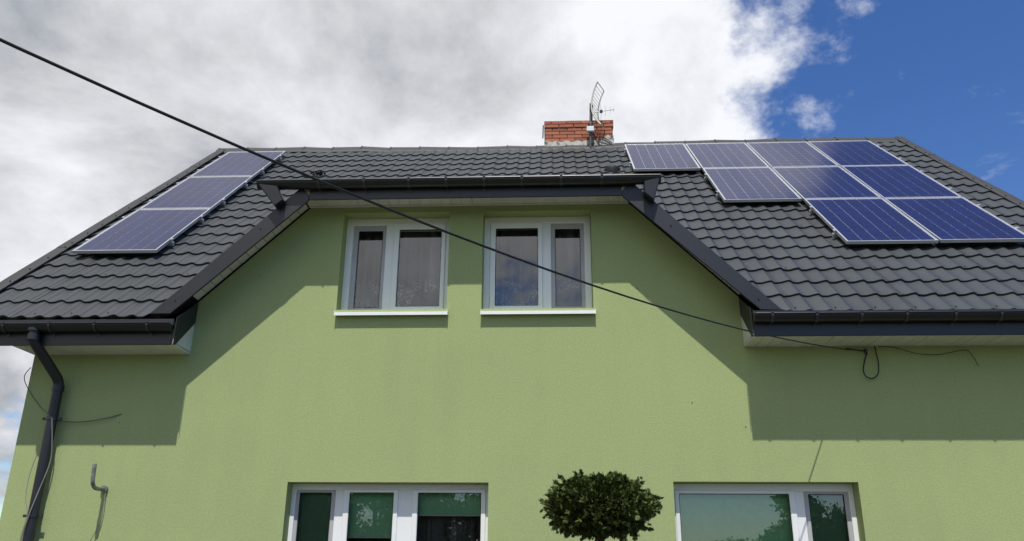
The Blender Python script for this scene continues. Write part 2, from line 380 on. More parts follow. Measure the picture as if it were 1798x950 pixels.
# roof deck (only outside the dormer); it lies 6 cm under the tiles
deck = MB()
def deck_strip(x0, x1, s0, s1):
    A, B_, C_, D_ = slope_pt(x0,s0,-.03), slope_pt(x1,s0,-.03), slope_pt(x1,s1,-.03), slope_pt(x0,s1,-.03)
    E_, F_, G_, H_ = [p - Vector((0,-ST,CT))*0.05 for p in (A,B_,C_,D_)]
    deck.add([A,B_,C_,D_,E_,F_,G_,H_], [(0,1,2,3),(7,6,5,4),(0,4,5,1),(1,5,6,2),(2,6,7,3),(3,7,4,0)])
s_top = (RIDGE_Z-CZ)/ST
deck_strip(VL+.03, DL0-.02, S0+.03, s_top); deck_strip(DR0+.02, VR-.03, S0+.03, s_top)
s_d = (Z(4.75)-CZ)/ST
deck_strip(DL0-.018, DR0+.018, s_d, s_top)
# back slope
for x0, x1 in ((VL, VR),):
    yb = DEPTH+0.34; zb = RIDGE_Z-(yb-RIDGE_Y)*TT
    deck.add([(x0,RIDGE_Y,RIDGE_Z),(x1,RIDGE_Y,RIDGE_Z),(x1,yb,zb),(x0,yb,zb),(x0,RIDGE_Y,RIDGE_Z-.08),(x1,RIDGE_Y,RIDGE_Z-.08),(x1,yb,zb-.08),(x0,yb,zb-.08)],
             [(0,1,2,3),(7,6,5,4),(0,4,5,1),(1,5,6,2),(2,6,7,3),(3,7,4,0)])
roof_obj = deck.build('roof', 'flash', house)
tv, tf = tile_mesh()
tme = MB().add(tv, tf).mesh('roof_tile', 'tile', smooth=True)
tme.set_sharp_from_angle(angle=radians(60))
tme0 = MB().add([(v[0], (v[1]-TL)*(TL+.034)/TL+TL, v[2]) for v in tv], tf).mesh('roof_tile', 'tile', smooth=True); tme0.set_sharp_from_angle(angle=radians(60))
PG, PWd, PHt = 0.02, 0.992, 1.65
XPL, SPL, XPR, SPR = -4.7614-0.7648, -1.2438, 2.0027-0.7648, -1.2042
def panel_pt(x, s, h=0.0): return Vector((x, s*CT + 9.5043 - WALL - ST*h, s*ST + 4.2385 + CZ + CT*h))
panels = [('L', 0, j) for j in range(3)] + [('R', i, 2) for i in range(4)] + [('R', i, 1) for i in (1,2,3)] + [('R', i, 0) for i in (2,3)]
prects = []
for a, i, j in panels:
    x0 = (XPL if a == 'L' else XPR) + i*(PWd+PG); s0 = (SPL if a == 'L' else SPR) + j*(PHt+PG)
    prects.append((x0, s0))
poly2d = []
for x0, s0 in prects:
    poly2d.append([project(panel_pt(x0+a*PWd, s0+c*PHt)) for a, c in ((0,0),(1,0),(1,1),(0,1))])
def inpoly(p, P):
    c = False
    for i in range(len(P)):
        (x1,y1),(x2,y2) = P[i], P[i-1]
        if (y1 > p[1]) != (y2 > p[1]) and p[0] < (x2-x1)*(p[1]-y1)/(y2-y1)+x1: c = not c
    return c
def shows(p):
    if p is None or not (0 < p[0] < 1798 and 0 < p[1] < 950): return False
    if any(inpoly(p, P) for P in poly2d): return False
    P = [project((DL0,-.35,DBot-.2)), project((DLx,-.35,DTop)), (460,320), (450,304), (1160,300), (1160,310), project((DRx,-.35,DTop)), project((DR0,-.35,DBot-.2))]
    return not inpoly(p, P)
scored = []
for t_ in tiles:
    x, s, r = t_
    pc = project(slope_pt(x, s+TL/2)); a = project(slope_pt(x-TW/2, s)); c = project(slope_pt(x+TW/2, s+TL))
    scored.append(((abs(a[0]-c[0])*abs(a[1]-c[1]) if shows(pc) else 0) if pc and a and c else 0, t_))
scored.sort(key=lambda q_: -q_[0])
rnd = random.Random(3)
field = MB(); cnt = 0
single = set(t_ for sc, t_ in scored[:300] if sc > 0)
for x, s, r in tiles:
    jig = 0.0013*sin(x*3.1+r*1.7) + (0.0034 if (round((x-3.488)/TW) % 6) == 0 else 0)    # sheets overlap every sixth wave
    sag = -0.018*math.exp(-((x+1.2)/3.2)**2)*max(0, (r-12)/8.0)
    tvv = tv
    if r == 0: tvv = [(v[0], (v[1]-TL)*(TL+.034)/TL+TL, v[2]) for v in tv]        # the eave course reaches over the gutter
    if (x, s, r) in edge_tiles:
        bm = bmesh.new(); P = slope_pt(x, s, jig+sag); vv = [bm.verts.new(P + Rm @ Vector(v)) for v in tvv]
        for f_ in tf: bm.faces.new([vv[i] for i in f_])
        sd = 1 if x > -0.9 else -1
        pn = Vector((sd*(DTop-DBot), 0, (DR0-DRx) if sd > 0 else (DLx-DL0))).normalized()
        bmesh.ops.bisect_plane(bm, geom=bm.verts[:]+bm.edges[:]+bm.faces[:], plane_co=Vector((DRx if sd > 0 else DLx, 0, DTop)) + pn*0.004, plane_no=pn, clear_inner=True)
        if len(bm.faces):
            bm.verts.index_update(); field.add([v.co.copy() for v in bm.verts], [tuple(v.index for v in f_.verts) for f_ in bm.faces])
        bm.free()
    elif (x, s, r) in single:
        o = link('roof_tile', tme0 if r == 0 else tme, roof_obj); o.matrix_local = Matrix.Translation(slope_pt(x, s, jig+sag)) @ Rm.to_4x4()
    else:
        P = slope_pt(x, s, jig+sag); lim = None
        field.add([P + Rm @ Vector(v) for v in tvv], tf)
fo = field.build('roof_tile_field', 'tile', roof_obj, smooth=True); fo.data.set_sharp_from_angle(angle=radians(60)); fo['kind'] = 'stuff'

scr = MB().tube([(0,0,0),(0,0,.006)], .0075, 6).mesh('screw', 'gutter')
for r_, step, off in ((0, 2, .055), (3, 5, .04), (7, 6, .04)):
    for k in range(ncol0+1, 20, step):
        x = 3.488 + k*TW + .07
        P = slope_pt(x, S0+r_*TL+off, .021)
        if VL+.2 < x < VR-.2 and not (DL0-.15 < x < DR0+.15 and P.z < dormer_z(x)+.1):
            o = link('screw', scr, roof_obj); o.matrix_local = Matrix.Translation(P) @ Rm.to_4x4()
# ridge caps: short overlapping pieces, slightly uneven
capw = 0.13
cx = VL-0.02; ki = 0
rr_ = random.Random(5)
while cx < VR-0.05:
    ln = min(0.515, VR+0.02-cx)
    def capz(x): return RIDGE_Z + 0.028 - 0.055*math.exp(-((x+0.9)/2.4)**2) + 0.010*sin(x*5.3)
    poly = []
    ang = [radians(a) for a in (205, 175, 140, 105, 75, 40, 5, -25)]
    prof_o = [(-0.17, -0.150), (-0.150, -0.10), (-0.085, -0.045), (-0.05, 0.005), (0, 0.022), (0.05, 0.005), (0.085, -0.045), (0.16, -0.12)]
    mb = MB(); a, c = cx, cx+ln+0.02
    za, zc_ = capz(a)+0.004+rr_.uniform(-.004,.004), capz(c)-0.004+rr_.uniform(-.004,.004)
    vs = [(a, RIDGE_Y+y, za+z) for y, z in prof_o] + [(c, RIDGE_Y+y, zc_+z) for y, z in prof_o]
    vs += [(x, y, z-0.006) for x, y, z in vs]; n = len(prof_o)
    fs = [(i, i+1, n+i+1, n+i) for i in range(n-1)] + [(2*n+i+1, 2*n+i, 3*n+i, 3*n+i+1) for i in range(n-1)]
    fs += [(i, 2*n+i, 2*n+i+1, i+1) for i in range(n-1)] + [(n+i, n+i+1, 3*n+i+1, 3*n+i) for i in range(n-1)]
    mb.add(vs, fs)
    # bead band at the joint
    band = [(a-0.004, RIDGE_Y+y*1.04, za+z+0.006) for y, z in prof_o[1:-1]] + [(a+0.022, RIDGE_Y+y*1.04, za+z+0.006) for y, z in prof_o[1:-1]]
    k_ = len(prof_o)-2; mb.add(band, [(i, i+1, k_+i+1, k_+i) for i in range(k_-1)])
    link('ridge_cap', mb.mesh('ridge_cap', 'ridge'), roof_obj)
    cx += ln; ki += 1

# verge flashings in two-metre lengths
for side, xv in ((-1, VL), (1, VR)):
    s = S0-0.02; L_ = 1.95
    while s < s_top-0.05:
        s1 = min(s+L_, s_top-0.02)
        xi = xv - side*0.135
        prof = [(xi, 0.028), (xi, 0.046), (xi+side*0.03, 0.056), (xv-side*0.012, 0.060), (xv, 0.052), (xv, -0.16), (xv-side*0.004, -0.16), (xv-side*0.006, 0.040)]
        off = 0.003 if int((s-S0)/L_+.5) % 2 else 0.0
        mb = MB(); n = len(prof)
        vs = [slope_pt(x, s-0.03, h+off) for x, h in prof] + [slope_pt(x, s1, h+off) for x, h in prof]
        mb.add(vs, [(i, (i+1) % n, n+(i+1) % n, n+i) for i in range(n)] + [tuple(range(n)), tuple(range(2*n-1, n-1, -1))])
        vf = mb.build('verge_flashing', 'ridge', roof_obj)
        ss = s+0.12
        while ss < s1:
            c_ = slope_pt(xi+side*0.025, ss, 0.060+off)
            q_ = MB().box(-.006,.006,-.006,.006,-.004,.005)
            link('screw', q_.mesh('screw', 'gutter'), roof_obj, c_)
            ss += 0.36
        s = s1

# dormer roof: two slanted cheeks of roofing and a low top slope
dr = MB()
def plate(pts, nrm, t=0.008):
    n = len(pts); nv = Vector(nrm).normalized()*t; pts = [Vector(p) for p in pts]
    dr.add(pts + [p-nv for p in pts], [tuple(range(n)), tuple(range(2*n-1, n-1, -1))] + [(i, n+i, n+(i+1) % n, (i+1) % n) for i in range(n)])
FY = -0.345
ytop = RY0 + (DTop-RZ0)/TT
for x0, x1, sg in ((DL0, DLx, -1), (DR0, DRx, 1)):
    plate([(x0, FY+.004, DBot-.005), (x1, FY+.004, DTop-.005), (x1, ytop+.15, DTop-.005), (x0, RY0+(DBot-RZ0)/TT+.12, DBot-.005)], (sg*(DTop-DBot), 0, abs(x1-x0)))
    plate([(x1, FY+.05, DTop-.004), (x1, 2.35, DTop+.93), (x1, ytop+.12, DTop-.004)], (sg, 0, 0), 0.02)
y2 = 2.36
plate([(DLx-.03, FY-.03, DTop+.012), (DRx+.03, FY-.03, DTop+.012), (DRx+.03, y2, DTop+.012+(y2-FY+.03)*.36), (DLx-.03, y2, DTop+.012+(y2-FY+.03)*.36)], (0, -.36, 1))
dr.build('dormer_roof', 'flash', house)

# slanted barge boards in front of the cheeks
def board(poly, y0, y1, name='barge_board', m='flash', bev=0.004):
    return MB().prism(poly, y0, y1).build(name, m, house, bev=bev)
bb = board([(0.700,Z(3.485)),(1.940,Z(2.297)),(2.145,Z(2.290)),(0.828,Z(3.607)),(0.760,Z(3.607)),(0.700,Z(3.540))], FY-.022, FY)
bl = board([(-2.445,Z(3.480)),(-2.445,Z(3.540)),(-2.505,Z(3.612)),(-2.552,Z(3.612)),(-3.897,Z(2.300)),(-3.690,Z(2.300))], FY-.022, FY)
for o_, pts in ((bb, [(1.16,3.16),(1.93,2.40)]), (bl, [(-3.66,2.435),(-2.9,3.18)])):
    for x, z in pts:
        link('screw', MB().tube([(0,0,0),(0,-.006,0)], .009, 8).mesh('screw', 'gutter'), o_, (x, FY-.022, Z(z)))
# top fascia of the dormer
MB().box(-2.443, 0.698, FY-.018, FY, Z(3.490), Z(3.60)).build('fascia', 'flash', house, bev=0.003)
# eave fascias
EL = (VL+.02, -3.62); ER = (1.855, VR-.02)
FE = -0.390
fl = MB().box(EL[0], EL[1], FE-.018, FE, Z(1.980), Z(2.235)).build('fascia', 'flash', house, bev=0.003)
fr_ = MB().box(ER[0], ER[1], FE-.018, FE, Z(2.030), Z(2.275)).build('fascia', 'flash', house, bev=0.003)

# soffits of single boards
def soffit_flat(x0, x1, z, name='soffit', y0=FY+.002, y1=-0.002):
    so_ = MB().box(x0, x1, y0+.004, y1, z+.014, z+.020).build(name, 'soffit', house)
    w = 0.108; n = max(1, round((x1-x0)/w)); w = (x1-x0)/n
    me = MB().box(0.0025, w-0.0025, y0, y1, 0, 0.012).mesh('soffit_board', 'soffit')
    for i in range(n): link('soffit_board', me, so_, (x0+i*w, 0, z + rr_.uniform(-.0008,.0008)))
    return so_
soffit_flat(XL, -3.60, Z(1.988), y0=FE+.002); soffit_flat(1.842, XR, Z(2.036), y0=FE+.002); soffit_flat(-2.55, 0.80, Z(3.580))
# white trim where the soffit meets the wall
MB().box(-2.54, 0.79, -0.022, -0.003, Z(3.564), Z(3.579)).build('soffit_trim', 'soffit', house)
# slanted soffits
for x0, z0, x1, z1, sg in ((-3.60, 2.553, -2.556, 3.565, -1), (1.842, 2.562, 0.81, 3.586, 1)):
    d_ = Vector((x1-x0, 0, z1-z0)); L_ = d_.length; dn = d_.normalized(); nn = Vector((sg*abs(dn.z), 0, abs(dn.x)))
    so_ = empty('soffit', (0,0,0), house)
    n = round(L_/0.11); w = L_/n
    for i in range(n):
        A = Vector((x0, 0, Z(z0))) + dn*(i*w+.0025); B_ = Vector((x0, 0, Z(z0))) + dn*((i+1)*w-.0025)
        vs = [Vector((p.x, y, p.z)) + nn*h for p in (A, B_) for y in (FY+.002, -.002) for h in (0, .008)]
        MB().add(vs, [(0,1,3,2),(4,6,7,5),(0,4,5,1),(2,3,7,6),(0,2,6,4),(1,5,7,3)]).build('soffit_board', 'soffit', so_)
# box ends of the eaves: white end board with dark flashing lapped over it
for x, sg, zb, zt in ((-3.60, 1, 1.988, 2.235), (1.842, -1, 2.036, 2.275)):
    MB().prismx([(FE+.002,Z(zb)),(-.003,Z(zb)),(-.003,Z(zb+.33)),(FE+.002,Z(zb+.05))], x-(.012 if sg > 0 else 0), x+(.012 if sg < 0 else 0)).build('end_board', 'soffit', house)
    xa = x+sg*0.003; xb = xa+sg*0.006
    MB().prismx([(FE-.018,Z(zb-.006)),(FE+.02,Z(zb-.002)),(-.004,Z(zb+.325)),(-.004,Z(2.535)),(FE-.018,Z(zb+.26))], min(xa,xb), max(xa,xb)).build('end_flashing', 'flash', house)

# gutters
def gutter(x0, x1, zl, brackets, capl=True, capr=True, r=0.066, yc=-0.464, fy=-0.390):
    """half-round gutter with its lip at height zl"""
    mb = MB(); n = 14
    def prof(r_): return [(yc - r_*cos(pi*k/n), zl - r_*sin(pi*k/n)*1.02) for k in range(n+1)]
    P, Q = prof(r), prof(r-.004)
    loop = P + Q[::-1]; k_ = len(loop)
    mb.add([(x0,y,z) for y,z in loop] + [(x1,y,z) for y,z in loop], [(i,(i+1) % k_,k_+(i+1) % k_,k_+i) for i in range(k_)])
    mb.tube([(x0, yc-r+.001, zl), (x1, yc-r+.001, zl)], .0085, 8)
    for on, x, s_ in ((capl, x0, 1), (capr, x1, -1)):
        if on: mb.prismx([(yc - (r+.003)*cos(pi*k/n), zl+.003 - (r+.003)*sin(pi*k/n)*1.02) for k in range(n+1)], x-.004, x+.004)
    gu = mb.build('gutter', 'gutter', house, smooth=True)
    bm_ = MB(); n2_ = 10
    a = [(yc - (r+.002)*cos(pi*k/n2_), -(r+.002)*sin(pi*k/n2_)*1.02) for k in range(n2_+1)]; c = [(yc - (r+.007)*cos(pi*k/n2_), -(r+.007)*sin(pi*k/n2_)*1.02) for k in range(n2_+1)]
    loop = a + c[::-1]; bm_.prismx(loop, -.012, .012); bm_.box(-.012,.012,yc-r-.011,yc-r+.012,.004,.012)
    bm_.box(-.012,.012, fy-.024, fy-.0185, -.10, .0)
    me = bm_.mesh('bracket', 'bracket')
    for x in brackets: link('bracket', me, gu, (x, 0, zl))
    return gu
GZL, GZR, GZD = Z(2.163), Z(2.213), Z(3.657)
def xs_at(pxs, y, z):                        # bracket places measured along the gutter
    return pxs
gl_ = gutter(EL[0]-.01, -3.615, GZL, [-5.75,-5.22,-4.77,-4.33,-3.82])
gr_ = gutter(1.848, ER[1]+.01, GZR, [2.00,2.40,2.80,3.20,3.63,4.03,4.45,4.87,5.3,5.75])
gd_ = gutter(-2.955, 1.075, GZD, [-2.33,-1.87,-1.42,-1.045,-0.665,-0.29,0.10,0.50], yc=-0.409, fy=FY)
# apron flashing from the top slope into the dormer gutter
MB().add([(-2.5,-.30,Z(3.632)),(.78,-.30,Z(3.632)),(.78,-.385,Z(3.640)),(-2.5,-.385,Z(3.640))],[(0,1,2,3)]).build('eave_apron', 'flash', house)
# outlets that let the top gutter spill onto the cheeks
for x, sg in ((-2.955, 1), (1.075, -1)):
    xa = x+sg*0.004
    # sloping square spout falling back onto the cheek roof
    mb = MB()
    if sg > 0: q4 = [(-2.958,3.640),(-2.745,3.605),(-2.667,3.446),(-2.75,3.381)]
    else: q4 = [(0.912,3.600),(1.072,3.640),(1.000,3.386),(0.906,3.472)]
    n4 = [(x_, -.468, Z(z_)) for x_, z_ in q4] + [(x_, -.375, Z(z_)) for x_, z_ in q4]
    mb.add(n4, [(0,1,2,3),(7,6,5,4),(0,4,5,1),(1,5,6,2),(2,6,7,3),(3,7,4,0)])
    mb.build('spout', 'gutter', gd_, bev=0.01)
# downpipe at the left corner
DX = -4.83; DYp = -0.085
def arc(pts, n=5, rad=.07):
    """rounds the corners of a polyline"""
    pts = [Vector(p) for p in pts]; out = [pts[0]]
    for i in range(1, len(pts)-1):
        a, p, c = pts[i-1], pts[i], pts[i+1]; r = min(rad, (a-p).length*.45, (c-p).length*.45)
        A = p+(a-p).normalized()*r; C_ = p+(c-p).normalized()*r
        for k in range(n+1):
            t = k/n; out.append(A*(1-t)**2 + p*2*t*(1-t) + C_*t*t)
    return out + [pts[-1]]
dp = MB().tube(arc([(-4.935,-.464,GZL-.055),(-4.935,-.464,Z(2.02)),(DX,DYp,Z(1.70)),(DX,DYp,0.02)]), 0.048, 16).build('downpipe', 'pipe', house, smooth=True)
for x, y, z0, z1, r in ((-4.935,-.464,Z(2.015),Z(2.075),.056),(-4.935,-.464,Z(2.10),Z(2.13),.064),(DX,DYp,Z(1.60),Z(1.66),.054)):
    MB().tube([(x,y,z0),(x,y,z1)], r, 16).build('coupling', 'pipe', dp, smooth=True)
for z in (1.335, 0.435, -0.6):
    c_ = MB().tube([(DX,DYp,Z(z)-.014),(DX,DYp,Z(z)+.014)], .0545, 16); c_.box(DX-.012,DX+.012,DYp+.045,-.001,Z(z)-.010,Z(z)+.010)
    c_.box(DX-.092,DX-.05,DYp-.008,DYp+.008,Z(z)-.012,Z(z)+.012); c_.box(DX+.05,DX+.092,DYp-.008,DYp+.008,Z(z)-.012,Z(z)+.012)
    c_.build('clip', 'pipe', dp)

# ------------------------------------------------------------------ windows
def window(key, zz_, sashes, mull, xl, xr, sill=True, blinds=(), room_d=2.2):
    x0, x1, z0, z1 = openings[key]; zf0, zs0, zg0, zg1, zs1, zf1 = zz_
    root = empty('window', ((x0+x1)/2, REV, z0), house); L = -Vector(root.location)
    def put(mb, name, m, **kw):
        o = mb.build(name, m, root, **kw); o.location = L; return o
    fmb = MB(); fy0, fy1 = REV, REV+.07
    fmb.ring((x0+.001,x1-.001,zf0,z1-.001), (sashes[0][0]+.006, sashes[-1][1]-.006, zs0+.006, zs1-.006), fy0, fy1)
    put(fmb, 'frame', 'upvc', bev=.004)
    for a, c in mull: put(MB().box(a-.006, c+.006, fy0+.001, fy1-.001, zs0+.007, zs1-.007), 'mullion', 'upvc', bev=.003)
    for sx0, sx1, gx0, gx1, grey in sashes:
        dy = .018 if grey else -.014
        put(MB().ring((sx0,sx1,zs0,zs1), (gx0,gx1,zg0,zg1), fy0+dy, fy1-.012+dy*.3), 'sash', 'greyvc' if grey else 'upvc', bev=.005)
        put(MB().ring((gx0,gx1,zg0,zg1), (gx0+.005,gx1-.005,zg0+.005,zg1-.005), fy0+dy+.010, fy0+dy+.030), 'gasket', 'gasket')
        put(MB().add([(gx0+.002,fy0+dy+.02,zg0+.002),(gx1-.002,fy0+dy+.02,zg0+.002),(gx1-.002,fy0+dy+.02,zg1-.002),(gx0+.002,fy0+dy+.02,zg1-.002)],[(0,1,2,3)]), 'pane', 'glass')
    if sill:
        s_ = MB().prismx([(-.060,z0-.075),(-.052,z0-.075),(-.052,z0-.049),(REV+.005,z0-.010),(REV+.005,z0-.003),(-.060,z0-.042)], x0+.006, x1+.012)
        so_ = put(s_, 'sill', 'sill')
        for xe in (x0-.002, x1+.012):
            put(MB().prismx([(-.063,z0-.078),(-.063,z0-.030),(-.002,z0-.012),(-.002,z0-.06)], xe, xe+.008), 'sill_end', 'upvc')
    for bx0, bx1, bz, m in blinds:
        put(MB().box(bx0, bx1, REV+.082, REV+.084, bz, zg1+.02), 'roller_blind', m)
        put(MB().box(bx0, bx1, REV+.078, REV+.090, bz-.018, bz-.001), 'blind_bar', 'blindbar', bev=.003)
        put(MB().box(bx0-.01, bx1+.01, REV+.075, REV+.115, zg1+.021, zg1+.06), 'blind_cassette', 'upvc')
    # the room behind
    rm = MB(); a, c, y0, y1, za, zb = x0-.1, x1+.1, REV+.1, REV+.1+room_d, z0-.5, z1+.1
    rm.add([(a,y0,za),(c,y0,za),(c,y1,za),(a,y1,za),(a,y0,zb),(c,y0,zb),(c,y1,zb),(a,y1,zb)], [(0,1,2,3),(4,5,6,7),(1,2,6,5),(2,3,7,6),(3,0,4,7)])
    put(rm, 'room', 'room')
    return root
wUL = window('UL', SZ, [(-2.101,-1.738,-2.042,-1.781,1),(-1.657,-1.109,-1.600,-1.153,0)], [(-1.738,-1.657)], -2.167, -1.062, room_d=1.0)
wUR = window('UR', SZ, [(-0.642,-0.095,-0.584,-0.143,0),(-0.014,0.344,0.034,0.297,1)], [(-0.095,-0.014)], -0.707, 0.402, room_d=1.0)
wLL = window('LL', LZ, [(-2.455,-2.061,-2.418,-2.110,1),(-1.985,-1.467,-1.931,-1.510,0),(-1.330,-0.640,-1.279,-0.683,0)], [(-2.061,-1.985),(-1.467,-1.330)], 0, 0,
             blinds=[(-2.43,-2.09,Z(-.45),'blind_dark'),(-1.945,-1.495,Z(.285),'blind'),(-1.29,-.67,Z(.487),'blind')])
wLR = window('LR', LZ, [(1.116,2.218,1.155,2.161,0),(2.291,2.712,2.343,2.668,1)], [(2.218,2.291)], 0, 0,
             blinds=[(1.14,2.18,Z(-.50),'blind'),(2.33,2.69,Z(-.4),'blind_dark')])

# lace curtains hanging inside
def curtain(x0, x1, z0, z1, y, label, seed):
    mb = MB(); nx = 90; nz = 6; rc = random.Random(seed)
    ph = [rc.uniform(0, 6.28) for _ in range(4)]
    for i in range(nx+1):
        x = x0+(x1-x0)*i/nx
        d = .016*sin(x*52+ph[0]) + .010*sin(x*83+ph[1]) + .012*sin(x*21+ph[2])
        for j in range(nz+1):
            t = j/nz
            mb.v.append((x-(x0+x1)/2, d*(1-.4*t), t*(z1-z0)))
    for i in range(nx):
        for j in range(nz):
            a = i*(nz+1)+j; mb.f.append((a, a+nz+1, a+nz+2, a+1))
    o = mb.build('lace_curtain', 'lace', None, smooth=True); o.location = ((x0+x1)/2, y, z0)
    return tag(o, label, 'curtain', 'lace curtains')
curtain(-2.11,-1.11,SZ[2]-.02,SZ[3]+.05,.30,'white lace curtain inside the left upper dormer window',1)
curtain(-0.65,0.36,SZ[2]-.02,SZ[3]+.05,.30,'white lace curtain with embroidery inside the right upper dormer window',2)
curtain(-1.40,-0.62,Z(-.60),LZ[3]+.03,.33,'white lace curtain below the short green blind in the lower window',3)

# ------------------------------------------------------------------ chimney
CX0, CX1, CY0, CY1 = -0.098, 1.087, RIDGE_Y-.06, RIDGE_Y+.58
ch = MB(); zc0, zc1 = Z(6.60), Z(7.040)
ch.box(CX0+.012, CX1-.012, CY0+.012, CY1-.012, zc0, Z(7.452))
chim = ch.build('chimney', 'mortar', house)
# plastered foot, ragged upper rim
mb = MB(); n = 34
for k in range(n):
    xa = CX0-.012 + (CX1-CX0+.024)*k/n; xb = CX0-.012 + (CX1-CX0+.024)*(k+1)/n
    rise = lambda q_: zc1 + .012*sin(q_*1.3) + (.10*max(0, min(1, (q_-27)/4.0)) if q_ > 27 else 0)
    za = rise(k) + rr_.uniform(-.010,.012); zb = rise(k+1)
    mb.add([(xa,CY0-.018,Z(6.6)),(xb,CY0-.018,Z(6.6)),(xb,CY0-.012,zb),(xa,CY0-.012,za),(xa,CY0+.02,Z(6.6)),(xb,CY0+.02,Z(6.6)),(xb,CY0+.02,zb),(xa,CY0+.02,za)], [(0,1,2,3),(3,2,6,7)])
mb.box(CX0-.015, CX0+.02, CY0-.014, CY1+.014, Z(6.6), zc1-.005); mb.box(CX1-.02, CX1+.015, CY0-.014, CY1+.014, Z(6.6), zc1-.005); mb.box(CX0, CX1, CY1-.02, CY1+.014, Z(6.6), zc1-.006)
mb.build('plaster_foot', 'plaster', chim)
bme = MB().box(-.5,.5,-.5,.5,-.5,.5).mesh('brick', 'brick', bev=0.03)
z = zc1; course = 0.0685; rb = random.Random(11)
for c in range(6):
    out = 0.014 if c >= 4 else 0.0
    x0, x1, y0, y1 = CX0-out, CX1+out, CY0-out, CY1+out
    zz0 = z + c*course
    for face in range(4):
        a, e = (x0, x1) if face < 2 else (y0+.115, y1-.115)
        u = a - (0.0 if c % 2 == 0 else .13) + (0.0 if face < 2 else .03)
        while u < e-.01:
            ua, ub = max(u, a), min(u+.25, e)
            if ub-ua > .03:
                mid, ln = (ua+ub)/2, ub-ua-.001
                hgt = course-.010
                if face == 0: loc, sc = (mid, y0+.055, zz0+course/2), (ln, .11, hgt)
                elif face == 1: loc, sc = (mid, y1-.055, zz0+course/2), (ln, .11, hgt)
                elif face == 2: loc, sc = (x0+.055, mid, zz0+course/2), (.11, ln, hgt)
                else: loc, sc = (x1-.055, mid, zz0+course/2), (.11, ln, hgt)
                link('brick', bme, chim, (loc[0], loc[1]+rb.uniform(-.003,.003), loc[2]+rb.uniform(-.0015,.0015)), (0, rb.uniform(-.008,.008), 0), sc)
            u += .262
MB().box(CX0+.01, CX1-.01, CY0+.01, CY1-.01, Z(7.452), Z(7.458)).build('cap_mortar', 'plaster', chim)

# roof vent hood and debris
vp = slope_pt(0.944, 5.79/ST, 0.0) - Vector((0,0,.045))
mb = MB(); mb.tube([vp-Vector((0,0,.10)), vp+Vector((0,0,.02)), vp+Vector((0,0,.075)), vp+Vector((0,0,.118)), vp+Vector((0,0,.135))], [.085,.13,.125,.075,.02], 18)
mb.build('roof_vent', 'rubber', roof_obj, smooth=True)
mb = MB(); rl = random.Random(4); lp = slope_pt(-3.62, 5.76/ST, .05)
for k in range(46):
    c_ = lp + Vector((rl.gauss(0,.045), rl.gauss(0,.015), rl.gauss(0,.008))); a_ = Vector((rl.uniform(-1,1),rl.uniform(-1,1),rl.uniform(-.6,.6))).normalized()*.035; b_ = a_.cross(Vector((rl.uniform(-1,1),.3,1))).normalized()*.018
    mb.add([c_-a_, c_+b_, c_+a_, c_-b_], [(0,1,2,3)])
lo = mb.build('leaf_litter', 'moss'); tag(lo, 'small dark clump of dead leaves lying on the roof tiles above the dormer gutter', 'leaf litter')

# ------------------------------------------------------------------ solar panels
names = {('L',0,0):'bottom of the three solar panels in the left column by the left verge', ('L',0,1):'middle of the three solar panels in the left column by the left verge',
 ('L',0,2):'top of the three solar panels in the left column, touching the ridge',
 ('R',0,2):'solar panel nearest the chimney, first in the top row of the right array', ('R',1,2):'second solar panel from the chimney in the top row of the right array',
 ('R',2,2):'third solar panel from the chimney in the top row of the right array', ('R',3,2):'rightmost solar panel of the top row, below the ridge end at the right',
 ('R',1,1):'first solar panel of the middle row in the right array, above bare tiles', ('R',2,1):'central solar panel of the three in the middle row of the right array',
 ('R',3,1):'rightmost solar panel of the three in the middle row of the right array', ('R',2,0):'left solar panel of the two in the bottom row of the right array',
 ('R',3,0):'rightmost and lowest solar panel, at the right edge of the picture'}
fr_w = 0.012
pm_frame = MB()
hx, hs_ = PWd/2, PHt/2
def ringxy(mb, o, i, z0, z1):
    A = [(-o[0],-o[1]),(o[0],-o[1]),(o[0],o[1]),(-o[0],o[1])]; B_ = [(-i[0],-i[1]),(i[0],-i[1]),(i[0],i[1]),(-i[0],i[1])]
    vs = [(x,y,z1) for x,y in A]+[(x,y,z1) for x,y in B_]+[(x,y,z0) for x,y in A]+[(x,y,z0) for x,y in B_]; fs = []
    for k in range(4):
        l = (k+1) % 4; fs += [(k,l,4+l,4+k),(8+l,8+k,12+k,12+l),(l,k,8+k,8+l),(4+k,4+l,12+l,12+k)]
    mb.add(vs, fs)
ringxy(pm_frame, (hx,hs_), (hx-fr_w,hs_-fr_w), -.038, 0)
me_frame = pm_frame.mesh('frame', 'alu', bev=.0012)
me_back = MB().box(-hx+fr_w-.001, hx-fr_w+.001, -hs_+fr_w-.001, hs_-fr_w+.001, -.0105, -.0075).mesh('backsheet', 'backsheet')
me_pane = MB().add([(-hx+fr_w,-hs_+fr_w,-.002),(hx-fr_w,-hs_+fr_w,-.002),(hx-fr_w,hs_-fr_w,-.002),(-hx+fr_w,hs_-fr_w,-.002)], [(0,1,2,3)]).mesh('pane', 'pvglass')
cw, chh = (PWd-.024-.022)/6, (PHt-.024-.040)/10
cm = MB(); a_, c_ = cw/2-.0022, chh/2-.0022; t_ = .003
cm.add([(-a_+t_,-c_,.0),(a_-t_,-c_,.0),(a_,-c_+t_,.0),(a_,c_-t_,.0),(a_-t_,c_,.0),(-a_+t_,c_,.0),(-a_,c_-t_,.0),(-a_,-c_+t_,.0)], [tuple(range(8))])
me_cell = cm.mesh('cell', 'cell')
me_rail = MB().box(-hx-.035, hx+.035, -.02, .02, -.080, -.040).mesh('mounting_rail', 'alu', bev=.002)
